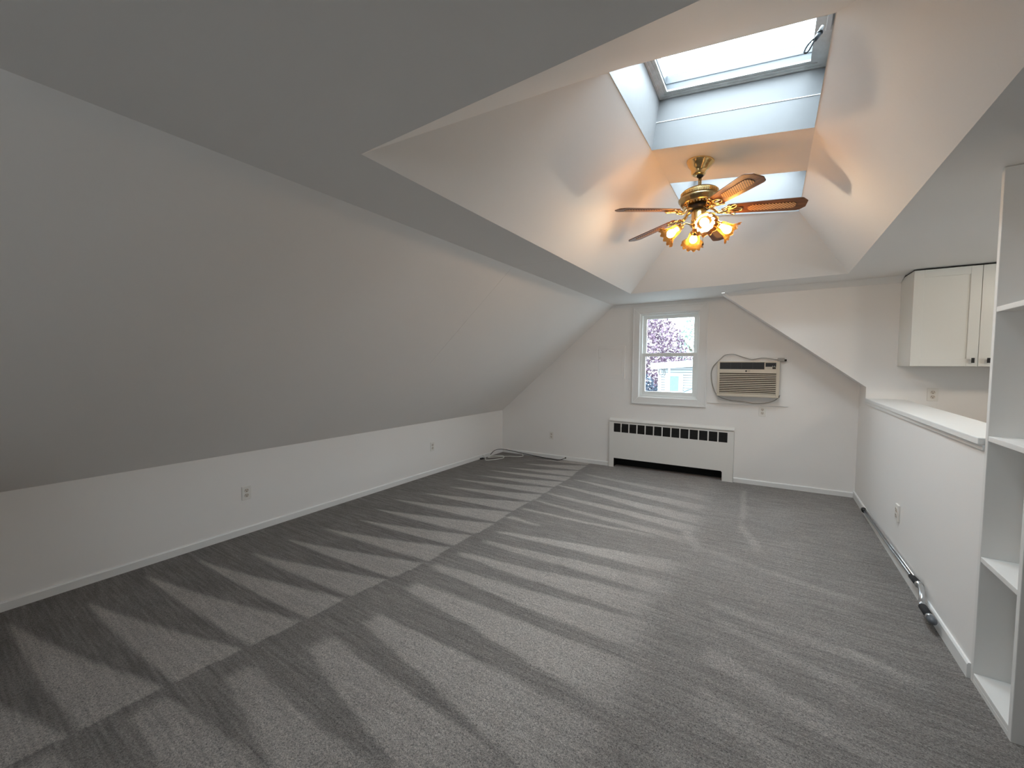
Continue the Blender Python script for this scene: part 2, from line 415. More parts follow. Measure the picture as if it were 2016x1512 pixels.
# short piece of the right slope between the kitchen wall and the window wall
ca = onZ(1424, 576.5, ZC); AXC = -.475
m = MB(); m.quad((AX, YB, ZC), (XH+.25, YB, zr(XH+.25)), (XH+.25, YC, zr(XH+.25)), (AX, YC, ZC)); struct(m.build('ceiling_slope_right', 'ceiling'))
# kitchen wall, facing the camera
m = MB(); m.quad((.790, YC, -.1), (XR, YC, -.1), (XR, YC, ZC+.01), (.790, YC, ZC+.01)); m.quad((AX, YC, ZC-.002), (.790, YC, zr(.790)-.003), (.790, YC, ZC+.01))
struct(m.build('wall_kitchen', 'paint'), 'cream kitchen wall beyond the ledge')
# flat ceiling with the mouth of the raised part
holed('ceiling', 'ceiling', [(XS, YF), (XR, YF), (XR, YC+.02), (AX, YC+.02), (AX, YB), (XS, YB)], [rect(X0, Y0, X1, Y1)], lambda a, b: (a, b, ZC))['kind'] = 'structure'
# lowered strip where the kitchen ceiling meets the kitchen wall
a = onZ(1426, 576, ZC-.001); b_ = onZ(1500, 566.5, ZC-.001); c_ = onZ(1700, 549, ZC-.001)
m = MB(); zt = 2.146
m.quad((a.x, min(a.y, YC), ZC-.001), (b_.x, b_.y, ZC-.001), (c_.x, c_.y, ZC-.001), (.99, c_.y-.006, ZC-.001), (.99, YC-.001, zt), (-.40, YC-.001, zt+.002))
struct(m.build('ceiling_strip', 'ceiling'))
# raised ceiling: four slopes and a tilted top with two skylight openings
def T(x, y): return (x, y, tz(x))
B0, B1, B2, B3 = (X0, Y0, ZC), (X1, Y0, ZC), (X1, Y1, ZC), (X0, Y1, ZC)
S1 = (1.895, 2.717); S2 = (3.276, 4.092)
holed('ceiling_raised', 'ceiling', rect(TX0-.003, TY0-.003, TX1+.003, TY1+.003), [rect(TX0, S1[0], TX1, S1[1]), rect(TX0, S2[0], TX1, S2[1])], lambda a, b: T(a, b))['kind'] = 'structure'
e = .003
T0, T1, T2, T3 = T(TX0-e, TY0-e), T(TX1+e, TY0-e), T(TX1+e, TY1+e), T(TX0-e, TY1+e)
for nm, q in (('ceiling_raised_near', (B0, B1, T1, T0)), ('ceiling_raised_far', (B3, T3, T2, B2)), ('ceiling_raised_left', (B0, T0, T3, B3)), ('ceiling_raised_right', (B1, B2, T2, T1))):
    m = MB(); q = [Vector(p) for p in q]; N = 10
    vs = [(q[0]*(1-a)+q[1]*a)*(1-b)+(q[3]*(1-a)+q[2]*a)*b for a in [i/N for i in range(N+1)] for b in [j/N for j in range(N+1)]]
    m.add(vs, [(i*(N+1)+j, i*(N+1)+j+1, (i+1)*(N+1)+j+1, (i+1)*(N+1)+j) for i in range(N) for j in range(N)], True)
    struct(m.build(nm, 'ceiling'))

# taped board seam across the left slope and the flat ceiling beside it
sy = onZ(1030, 523, ZC).y
m = MB(); k_ = (ZC-ZK)/(XS-XL); n_s = Vector((k_, 0, -1)).normalized()
m.prism([(XS-.01, sy-.02, ZC-.01*k_), (XS-.01, sy+.02, ZC-.01*k_), (XL+.9, sy+.02, ZK+.9*k_), (XL+.9, sy-.02, ZK+.9*k_)], n_s*.0016)
m.build('board_seam', 'ceiling', D.objects['ceiling_slope_left'], .0012)
m = MB(); m.prism([(XS, sy-.02, ZC), (X0, sy-.02, ZC), (X0, sy+.02, ZC), (XS, sy+.02, ZC)], (0, 0, -.0016)); m.build('board_seam', 'ceiling', D.objects['ceiling'], .0012)

# half wall with its white cap
m = MB(); m.box((XH+.03, 2.50, -.05), (XH+.17, YC-.002, ZH-.032)); m.prism([(XH, 2.50, -.05), (XH, YB+.02, -.05), (XH, YB+.02, zr(XH)+.004), (XH, YC-.002, zr(XH)+.004), (XH, YC-.002, ZH-.032), (XH, 2.50, ZH-.032)], (.03, 0, 0))
struct(m.build('wall_half', 'paint'), 'white half wall between the room and the kitchen')
m = MB(); m.prism([(XH-.022, 2.515, ZH-.032), (XH+.20, 2.515, ZH-.032), (1.06, YC, ZH-.032), (XH-.008, YC-.02, ZH-.032)], (0, 0, .032))
struct(m.build('trim_1', 'trim', bevel=.004), 'white cap board on the half wall')
m = MB(); m.box((XH-.008, 2.515, ZH-.055), (XH, YC-.02, ZH-.032)); struct(m.build('trim_2', 'trim', bevel=.002), 'thin moulding under the ledge')

# baseboards
def base(name, a, b, h, t, nrm):
    a = Vector(a); b = Vector(b); n_ = Vector(nrm)
    prof = [(0, 0), (t, 0), (t, h-.008), (t*.6, h), (0, h)]
    m = MB(); pa = [a+n_*u+Vector((0, 0, w)) for u, w in prof]; m.prism(pa, b-a); struct(m.build(name, 'trim'))
base('baseboard_left', (XL, YF, fz(XL)), (XL, YB, fz(XL)), .058, .014, (1, 0, 0))
base('baseboard_back', (XL, YB, fz(XL)), (-1.856, YB, fz(-1.856)), .058, .014, (0, -1, 0))
base('baseboard_back.001', (-.33, YB, fz(-.33)), (XH, YB, 0), .055, .014, (0, -1, 0))
base('baseboard_right', (XH, YB, 0), (XH, 2.515, 0), .068, .013, (-1, 0, 0))

# ------------------------------------------------------------------ skylights (windows 2 and 3)
M_CRANK = mat('grey_plastic', (.10, .11, .125), .4, noise=(20, .1))
def skylight(name, ya, yb, crank):
    H = .30 if crank else .36
    fr = 'old_wood'
    root = D.objects.new(name, None); COL.objects.link(root); struct(root); root.location = (0, 0, 0)
    nrm = Vector((.143, 0, 1)).normalized(); L = H/nrm.z*1.0
    def P(x, y, h): return Vector((x, y, tz(x))) + nrm*h
    # well of painted board, one panel a side
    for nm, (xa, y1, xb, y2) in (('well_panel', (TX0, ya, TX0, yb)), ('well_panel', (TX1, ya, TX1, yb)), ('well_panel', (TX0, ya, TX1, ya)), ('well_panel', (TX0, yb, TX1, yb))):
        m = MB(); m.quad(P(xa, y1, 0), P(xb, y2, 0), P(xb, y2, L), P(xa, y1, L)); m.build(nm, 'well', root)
    # joint tape line in the far panel
    m = MB(); hj = .165 if crank else .035
    m.prism([P(TX0, yb, hj), P(TX1, yb, hj), P(TX1, yb, hj+.004), P(TX0, yb, hj+.004)], (0, -.003, 0)); m.build('board_joint', 'trim', root)
    # fixed frame, a stepped band of worn paint round the opening
    def ring(m, x0, y0, x1, y1, w0, h0, h1, wr=None, wl=None):
        wr = wr or w0; wl = wl or w0
        def slab(xa, ya_, xb, yb_):
            m.prism([P(xa, ya_, h0), P(xb, ya_, h0), P(xb, yb_, h0), P(xa, yb_, h0)], nrm*(h1-h0))
        slab(x0, y0, x0+wl, y1); slab(x1-wr, y0, x1, y1); slab(x0+wl, y0, x1-wr, y0+w0); slab(x0+wl, y1-w0, x1-wr, y1)
    m = MB(); ring(m, TX0-.02, ya-.02, TX1+.02, yb+.02, .034, L, L+.02, wr=.045); m.build('frame', fr, root)
    m = MB(); ring(m, TX0+.014, ya+.014, TX1-.025, yb-.014, .018, L+.006, L+.03, wr=.02); m.build('frame_stop', fr, root)
    m = MB(); ring(m, TX0+.030, ya+.030, TX1-.045, yb-.030, .022, L+.012, L+.022, wr=.03); m.build('sash', fr, root)
    m = MB(); m.quad(P(TX0+.05, ya+.05, L+.017), P(TX1-.07, ya+.05, L+.017), P(TX1-.07, yb-.05, L+.017), P(TX0+.05, yb-.05, L+.017)); m.build('pane', 'skyglass', root)
    # outer curb with two flashing bands seen through the pane
    m = MB(); ring(m, TX0-.02, ya-.02, TX1+.02, yb+.02, .048, L+.022, L+.07, wr=.063); m.build('curb', 'alum', root)
    if crank: m = MB(); ring(m, TX0-.02, ya-.02, TX1+.02, yb+.02, .054, L+.07, L+.118, wr=.07); m.build('curb', 'alum', root)
    # opener: operator rail, crank stem with a folded loop handle
    xr = TX1-.012
    m = MB(); m.prism([P(xr-.02, ya+.02, L-.016), P(xr, ya+.02, L-.016), P(xr, yb-.30, L-.016), P(xr-.02, yb-.30, L-.016)], nrm*.016); ra = m.build('operator_rail', 'extwhite', root, bevel=.002)
    if crank:
        a = P(TX1-.035, 2.10, L-.02); 
        q0 = onY(1600, 80, 2.17); 
        m = MB(); m.prism([P(TX1-.06, 2.0, L-.012), P(TX1-.03, 2.0, L-.012), P(TX1-.03, 2.24, L-.012), P(TX1-.06, 2.24, L-.012)], nrm*.012); m.build('operator_box', 'extwhite', root, bevel=.003)
        g = lambda px, py, y: onY(px, py, y)
        m = MB(); m.tube([g(1619, 52, 2.14), g(1613, 63, 2.12)], [.006, .008], 10); m.build('crank_stem', 'extwhite', root)
        m = MB(); m.tube([g(1615, 62, 2.12), g(1613.5, 66, 2.12)], .011, 12)
        m.build('crank_collar', 'black', root)
        m = MB(); m.tube([g(1613.5, 66, 2.12), g(1604, 79, 2.11)], [.0095, .008], 10)
        lp = [g(*q, 2.11) for q in ((1604, 78), (1601, 84), (1596, 93), (1591, 101), (1586.5, 104.5), (1583.5, 103), (1585, 97), (1590, 89), (1596, 82), (1601.5, 77))]
        m.tube(smooth_path(lp, 5), .0035, 8); m.build('crank_handle', M_CRANK, root)
    else:
        m = MB(); m.prism([P(TX1-.20, ya+.04, L-.03), P(TX1-.10, ya+.04, L-.03), P(TX1-.10, ya+.06, L-.03), P(TX1-.20, ya+.06, L-.03)], nrm*.03); m.build('latch', 'extwhite', root, bevel=.002)
    c = P((TX0+TX1)/2, (ya+yb)/2, L+.23)
    xa = Vector((1, 0, -.143)).normalized(); ya_ = Vector((0, -1, 0)); za = xa.cross(ya_)      # light looks down -z
    if za.z < 0: ya_ = -ya_; za = xa.cross(ya_)
    portal('daylight_opening', Matrix(((xa.x, ya_.x, za.x, c.x), (xa.y, ya_.y, za.y, c.y), (xa.z, ya_.z, za.z, c.z), (0, 0, 0, 1))), TX1-TX0+.04, yb-ya+.04)
    root['label'] = 'near skylight with crank handle above the fan' if crank else 'far skylight behind the fan blades'
skylight('window_2', S1[0], S1[1], True)
skylight('window_3', S2[0], S2[1], False)

# ------------------------------------------------------------------ double hung window in the window wall
def back_window():
    root = D.objects.new('window_1', None); COL.objects.link(root); struct(root, 'white double hung window in the end wall'); root.location = (-1.1, YB, .95)
    off = Vector((1.1, -YB, -.95))
    def add(nm, m, mt, bevel=0, par=None):
        o = m.build(nm, mt, par or root, bevel)
        if par is None: o.location = off
        return o
    ox0, ox1, oz0, oz1 = -1.557, -.652, .863, 2.139
    # mitred casing, four boards
    ix0, ix1, iz0, iz1 = WHX0, WHX1, WHZ0, WHZ1
    y1, y0 = YB, YB-.018
    for q in ([(ox0, oz0), (ix0, iz0), (ix0, iz1), (ox0, oz1)], [(ox1, oz0), (ox1, oz1), (ix1, iz1), (ix1, iz0)],
              [(ox0, oz1), (ix0, iz1), (ix1, iz1), (ox1, oz1)], [(ox0, oz0), (ox1, oz0), (ix1, iz0), (ix0, iz0)]):
        m = MB(); m.prism([(x, y1, z) for x, z in q], (0, y0-y1, 0)); add('casing', m, 'trim', .003)
    m = MB()
    w = .012
    m.box((ox0-.004, y0-.006, oz0-.004), (ox0+w, y0, oz1+.004)); m.box((ox1-w, y0-.006, oz0-.004), (ox1+.004, y0, oz1+.004))
    m.box((ox0+w, y0-.006, oz1-w), (ox1-w, y0, oz1+.004)); m.box((ox0+w, y0-.006, oz0-.004), (ox1-w, y0, oz0+w)); add('backband', m, 'trim', .002)
    # jamb lining and vinyl frame
    def ring(x0, z0, x1, z1, w, ya, yb, wb=None):
        m = MB(); wb = wb or w
        m.box((x0, ya, z0), (x0+w, yb, z1)); m.box((x1-w, ya, z0), (x1, yb, z1)); m.box((x0+w, ya, z1-w), (x1-w, yb, z1)); m.box((x0+w, ya, z0), (x1-w, yb, z0+wb)); return m
    add('jamb', ring(ix0-.02, iz0-.02, ix1+.02, iz1+.02, .024, YB-.004, YB+.16), 'trim')
    add('window_frame', ring(ix0, iz0, ix1, iz1, .026, YB+.015, YB+.13, .03), 'vinyl', .002)
    zm = 1.518
    up_ = add('upper_sash', ring(ix0+.022, zm-.02, ix1-.022, iz1-.022, .048, YB+.072, YB+.104, .035), 'vinyl', .003)
    lo = add('lower_sash', ring(ix0+.024, iz0+.028, ix1-.024, zm+.018, .046, YB+.034, YB+.068, .05), 'vinyl', .003)
    m = MB(); m.quad((ix0+.06, YB+.088, zm), (ix1-.06, YB+.088, zm), (ix1-.06, YB+.088, iz1-.06), (ix0+.06, YB+.088, iz1-.06)); m.build('pane', 'tinted', up_)
    m = MB(); m.quad((ix0+.06, YB+.05, iz0+.06), (ix1-.06, YB+.05, iz0+.06), (ix1-.06, YB+.05, zm-.02), (ix0+.06, YB+.05, zm-.02)); m.build('pane', 'tinted', lo)
    m = MB(); m.box((-1.15, YB+.028, zm-.004), (-1.07, YB+.05, zm+.022)); m.build('sash_lock', 'vinyl', lo, .003)
    portal('daylight_opening', Matrix(((1, 0, 0, (ix0+ix1)/2), (0, 0, 1, YB+.17), (0, -1, 0, (iz0+iz1)/2), (0, 0, 0, 1))) @ Matrix.Rotation(0, 4, 'X'), ix1-ix0, iz1-iz0)
back_window()

# unseen windows added for fill light: in the kitchen and behind the camera
def fill_window(name, u0, u1, z0, z1, n_, to3d, pm):
    """wooden frame with n_ lights; to3d maps (along, out, up) to room axes"""
    root = D.objects.new(name, None); COL.objects.link(root); struct(root)
    m = MB(); f = .06
    def bx(a, b): m.box(to3d(a[0], -.015, a[1]), to3d(b[0], .07, b[1]))
    bx((u0-.08, z0-.08), (u0+.03, z1+.08)); bx((u1-.03, z0-.08), (u1+.08, z1+.08)); bx((u0+.03, z1-.03), (u1-.03, z1+.08)); bx((u0+.03, z0-.08), (u1-.03, z0+.03))
    for k in range(1, n_): u = u0+(u1-u0)*k/n_; bx((u-.03, z0+.03), (u+.03, z1-.03))
    bx((u0+.03, (z0+z1)/2-.02), (u1-.03, (z0+z1)/2+.02))
    m.build('window_frame', 'trim', root)
    m = MB(); m.quad(to3d(u0, .03, z0), to3d(u1, .03, z0), to3d(u1, .03, z1), to3d(u0, .03, z1)); m.build('pane', 'glass', root)
    portal('daylight_opening', pm, u1-u0, z1-z0)
fill_window('fill_window_kitchen', *KWIN[:2], KWIN[2], KWIN[3], 2, lambda u, o, z: (XR+o, u, z), Matrix(((0, 0, 1, XR+.1), (1, 0, 0, (KWIN[0]+KWIN[1])/2), (0, 1, 0, (KWIN[2]+KWIN[3])/2), (0, 0, 0, 1))))
fill_window('fill_window_rear', FWIN[0], FWIN[2], FWIN[1], FWIN[3], 1, lambda u, o, z: (u, YF-o, z), Matrix(((-1, 0, 0, (FWIN[0]+FWIN[2])/2), (0, 0, -1, YF-.1), (0, 1, 0, (FWIN[1]+FWIN[3])/2), (0, 0, 0, 1))) @ Matrix.Rotation(PI, 4, 'Y') @ Matrix.Rotation(PI, 4, 'Y'))

# dome lamp added as fill light on the kitchen ceiling, out of view
def kitchen_fill_lamp():
    root = thing('ceiling_fill_lamp', 'unseen glass dome lamp added on the kitchen ceiling as fill light', 'lamp', (2.05, 3.3, ZC))
    m = MB(); m.lathe([(.001, -.001), (.17, -.001), (.175, -.012), (.165, -.03), (.001, -.03)], 40); m.build('base', 'trim', root)
    m = MB(); m.lathe([(.158, -.028), (.155, -.05), (.13, -.08), (.08, -.10), (.03, -.108), (.001, -.109)], 40); m.build('glass_dome', 'dome', root)
kitchen_fill_lamp()

# ------------------------------------------------------------------ ceiling fan
def ceiling_fan():
    fx, fy = -.433, 2.963; zt = tz(fx)
    root = thing('ceiling_fan', 'brass ceiling fan with five caned wooden blades and four lit amber shades', 'ceiling fan', (fx, fy, zt))
    tilt = Matrix.Rotation(math.atan(.143), 4, 'Y')
    m = MB(); m.lathe([(.001, .004), (.086, .004), (.086, -.006), (.083, -.012), (.080, -.014), (.074, -.03), (.055, -.05), (.047, -.062), (.045, -.078), (.042, -.086), (.030, -.092), (.001, -.092)], 40, tilt); m.build('canopy', 'brass', root)
    Z = lambda z: z-zt
    m = MB(); m.tube([(0, 0, -.085), (0, 0, Z(2.55))], .0105, 14); m.build('downrod', 'antique', root)
    m = MB(); m.ball((0, 0, -.095), (.022, .022, .014)); m.build('hanger_ball', 'black', root)
    m = MB(); m.lathe([(.001, Z(2.562)), (.03, Z(2.562)), (.035, Z(2.556)), (.088, Z(2.550)), (.098, Z(2.546)), (.108, Z(2.540)), (.112, Z(2.532)), (.115, Z(2.505)), (.126, Z(2.499)), (.132, Z(2.490)), (.130, Z(2.482)), (.122, Z(2.474)), (.120, Z(2.464)), (.112, Z(2.455)), (.104, Z(2.452)), (.07, Z(2.447)), (.001, Z(2.447))], 56); m.build('motor_housing', 'antique', root)
    m = MB()
    for k in range(72):
        a = 2*PI*k/72; m.box((.110, -.0032, Z(2.530)), (.1185, .0032, Z(2.508)), Matrix.Rotation(a, 4, 'Z'))
    o = m.build('fluted_band', 'brass', root); o['kind'] = 'stuff'
    m = MB()
    for k in range(36):
        a = 2*PI*k/36; m.box((.075, -.002, Z(2.447)), (.106, .002, Z(2.4585)), Matrix.Rotation(a, 4, 'Z') @ Matrix.Translation((0, 0, -.004)))
    o = m.build('cooling_fins', 'brass', root); o['kind'] = 'stuff'
    m = MB(); m.lathe([(.001, Z(2.447)), (.068, Z(2.447)), (.07, Z(2.44)), (.07, Z(2.425)), (.055, Z(2.418)), (.001, Z(2.418))], 32); m.build('flywheel', 'black', root)
    m = MB(); m.lathe([(.001, Z(2.42)), (.044, Z(2.42)), (.047, Z(2.414)), (.047, Z(2.36)), (.05, Z(2.352)), (.05, Z(2.345)), (.042, Z(2.338)), (.001, Z(2.338))], 36); m.build('switch_housing', 'brass', root)
    m = MB(); m.lathe([(.001, Z(2.34)), (.03, Z(2.34)), (.052, Z(2.33)), (.056, Z(2.322)), (.05, Z(2.312)), (.03, Z(2.305)), (.012, Z(2.298)), (.001, Z(2.296))], 36); m.build('light_fitter', 'brass', root)
    # blades
    outline = [(.165, .040), (.17, .047), (.20, .052), (.35, .060), (.50, .0655), (.555, .067), (.572, .062), (.597, .034), (.60, .030)]
    outline = outline + [(u, -v) for u, v in reversed(outline)]
    zb = Z(2.412)
    for k in range(5):
        a = math.radians(BLADE0 + 72*k + (9 if k == 4 else 0))
        base_ = Matrix.Rotation(a, 4, 'Z') @ Matrix.Translation((0, 0, zb))
        droop = Matrix.Rotation(math.radians(DROOP), 4, 'Y')
        pitch = Matrix.Rotation(math.radians(-12), 4, 'X')
        mtx = base_ @ droop @ pitch
        # geometry stays in the blade's own axes so that the grain runs along it
        m = MB(); m.prism([(u, v, 0) for u, v in outline], (0, 0, .006)); bl = m.build('blade', 'wood', root, .0015); bl.matrix_local = mtx
        # cane panel, a long rounded inset on the underside
        m = MB(); r_ = .030; c0, c1 = .315, .515
        pts = [(c0+r_*math.cos(t), r_*math.sin(t)) for t in [PI/2+PI*i/12 for i in range(13)]] + [(c1+r_*math.cos(t), r_*math.sin(t)) for t in [-PI/2+PI*i/12 for i in range(13)]]
        m.prism([(u, v, -.0025) for u, v in pts], (0, 0, .003)); m.build('cane_insert', 'cane', bl)
        m = MB(); m.prism([(u, v, .0055) for u, v in pts], (0, 0, .003)); m.build('cane_insert', 'cane', bl)
        # cast blade iron: S shaped arm and an open leaf bracket
        m = MB()
        m.tube(smooth_path([(.055, 0, .02), (.085, 0, .012), (.115, .004, -.012), (.145, .002, -.016), (.17, 0, -.008)], 5), [.011]*20+[.008], 10)
        def leaf(c, ang, L_, w_):
            ps = []
            for i in range(24):
                t = 2*PI*i/24; u = L_*.5*(1-math.cos(t)); v = w_*math.sin(t)*(.55+.45*math.sin(t/2))
                ps.append((c[0]+u*math.cos(ang)-v*math.sin(ang), c[1]+u*math.sin(ang)+v*math.cos(ang), -.006))
            m.tube(ps, .0036, 6, closed=True)
        leaf((.150, 0), 0, .105, .026); leaf((.165, .004), .75, .070, .016); leaf((.165, -.004), -.75, .070, .016); leaf((.135, .01), .5, .06, .012); leaf((.135, -.01), -.5, .06, .012)
        m.box((.15, -.006, -.006), (.25, .006, 0)); m.box((.155, -.022, -.004), (.20, .022, 0))
        m.build('blade_iron', 'brass', bl)
    # four lamp arms with ruffled amber shades
    for k in range(4):
        a = math.radians(LAMP0+90*k); R_ = Matrix.Rotation(a, 4, 'Z')
        m = MB(); zc_ = Z(2.322)
        m.tube(smooth_path([(.045, 0, zc_), (.07, 0, zc_+.012), (.092, 0, zc_+.012), (.112, 0, zc_-.004)], 6), .006, 10, R_)
        ar = m.build('lamp_arm', 'brass', root)
        sh = R_ @ Matrix.Translation((.105, 0, zc_+.002)) @ Matrix.Rotation(math.radians(90+SHTILT), 4, 'Y')
        m = MB(); m.lathe([(.001, -.004), (.018, -.004), (.022, .002), (.022, .022), (.028, .026), (.028, .032), (.001, .032)], 24, sh); m.build('lamp_socket', 'brass', ar)
        prof = [(.024, .026), (.030, .032), (.034, .044), (.036, .060), (.039, .078), (.045, .095), (.055, .110), (.066, .121), (.074, .127)]
        def ruff(i, t, r, z):
            w = max(0, (i-4)/4); return r*(1+.055*w*math.cos(12*t)), z+.006*w*math.cos(12*t+.6)
        m = MB(); m.lathe(prof, 96, None, True, ruff); s = m.build('lamp_shade', 'shade', root); s.matrix_local = sh
        so = s.modifiers.new('thickness', 'SOLIDIFY'); so.thickness = .002
        m = MB(); m.lathe([(.001, .030), (.013, .030), (.013, .050), (.018, .060), (.025, .076), (.0265, .086), (.024, .097), (.016, .107), (.006, .112), (.001, .1125)], 24); b = m.build('light_bulb', 'bulb', s)
    m = MB(); m.tube([(.028, -.01, Z(2.31)), (.030, -.012, Z(2.20))], .0014, 6); ch = m.build('pull_chain', 'brass', root)
    m = MB(); m.lathe([(.001, .012), (.004, .010), (.0055, 0), (.005, -.012), (.001, -.014)], 12, Matrix.Translation((.030, -.012, Z(2.19)))); m.build('chain_knob', 'black', ch)
BLADE0, DROOP, LAMP0, SHTILT = 9.0, 4.4, -71.0, 35.0
ceiling_fan()

# ------------------------------------------------------------------ convector cover under the window
def convector():
    root = thing('radiator_cover', 'white metal convector cover with thirteen dark grilles under the window', 'radiator', (-1.09, YB, -.03))
    off = Vector((1.09, -YB, .03)); x0, x1 = -1.858, -.332
    yf, yb = YB-.032, YB-.002
    def zt(x): return .612
    def sl(x): return fz(x)
    gx0, gx1, gz0, gz1 = -1.80, -.395, .452, .572
    n_ = 13; pitch = (gx1-gx0)/n_
    holes = [rect(gx0+i*pitch+.007, gz0, gx0+(i+1)*pitch-.007, gz1) for i in range(n_)]
    def add(nm, m, mt, bevel=0): o = m.build(nm, mt, root, bevel); o.location = off; return o
    cx0, cx1, cz = -1.788, -.45, .098
    out = [(x0, sl(x0)), (cx0, sl(cx0)), (cx0, cz-.012), (cx1-.012, cz+.004), (cx1, cz-.01), (cx1, sl(cx1)), (x1, sl(x1)), (x1, .59), (x0, .59)]
    fp = holed('front_panel', 'radiator', out, holes, lambda a, b: (a, yf, b), root); fp.location = off
    s = fp.modifiers.new('thickness', 'SOLIDIFY'); s.thickness = .004; s.offset = 0
    m = MB()
    m.box((x0, yf-.002, sl(x0)), (x0+.004, yb, .59)); add('side_panel', m, 'radiator')
    m = MB(); m.box((x1-.004, yf-.002, sl(x1)), (x1, yb, .59)); add('side_panel', m, 'radiator')
    m = MB(); m.prism([(x0-.002, YB-.001, .596), (x0-.002, yf-.008, .596), (x0-.002, yf-.010, .612), (x0-.002, YB-.006, .640), (x0-.002, YB-.001, .640)], (x1-x0+.004, 0, 0)); add('lid', m, 'radiator', .002)
    m = MB(); m.box((x0+.01, yf+.008, .592), (x1-.01, yb, .596)); add('lid_gap_shade', m, 'dark')  # dark strip painted in for the shade beneath the lid
    # grilles: dark slanted louvres behind each opening
    for i in range(n_):
        a, b = gx0+i*pitch+.004, gx0+(i+1)*pitch-.004
        m = MB()
        m.quad((a, yf+.022, gz0-.01), (b, yf+.022, gz0-.01), (b, yf+.022, gz1+.01), (a, yf+.022, gz1+.01))
        for k in range(11):
            z = gz0+(gz1-gz0)*(k+.3)/11; m.box((a, yf+.006, z), (b, yf+.016, z+.0035))
        add('grille', m, M_GR)
    # recess behind, with the fin tube heating element
    m = MB(); rx0, rz0, rx1, rz1 = RAD; d = .14
    m.quad((rx0, YB, rz0), (rx0, YB+d, rz0), (rx0, YB+d, rz1), (rx0, YB, rz1)); m.quad((rx1, YB, rz0), (rx1, YB+d, rz0), (rx1, YB+d, rz1), (rx1, YB, rz1))
    m.quad((rx0, YB, rz1), (rx0, YB+d, rz1), (rx1, YB+d, rz1), (rx1, YB, rz1)); m.quad((rx0, YB+d, rz0), (rx1, YB+d, rz0), (rx1, YB+d, rz1), (rx0, YB+d, rz1))
    m.quad((rx0, YB, rz0), (rx0, YB+d, rz0), (rx1, YB+d, rz0), (rx1, YB, rz0)); m.build('recess_liner', 'dark', D.objects['wall_back'])
    m = MB(); m.tube([(rx0+.05, YB+.07, .12), (rx1-.05, YB+.07, .12)], .014, 10)
    for k in range(120): x = rx0+.08+(rx1-rx0-.16)*k/119; m.box((x, YB+.02, .075), (x+.0012, YB+.12, .165))
    o = m.build('heating_fins', 'dark', D.objects['wall_back']); o['kind'] = 'stuff'
M_GR = mat('grille_dark_metal', (.022, .020, .018), .5, noise=(30, .3))
convector()

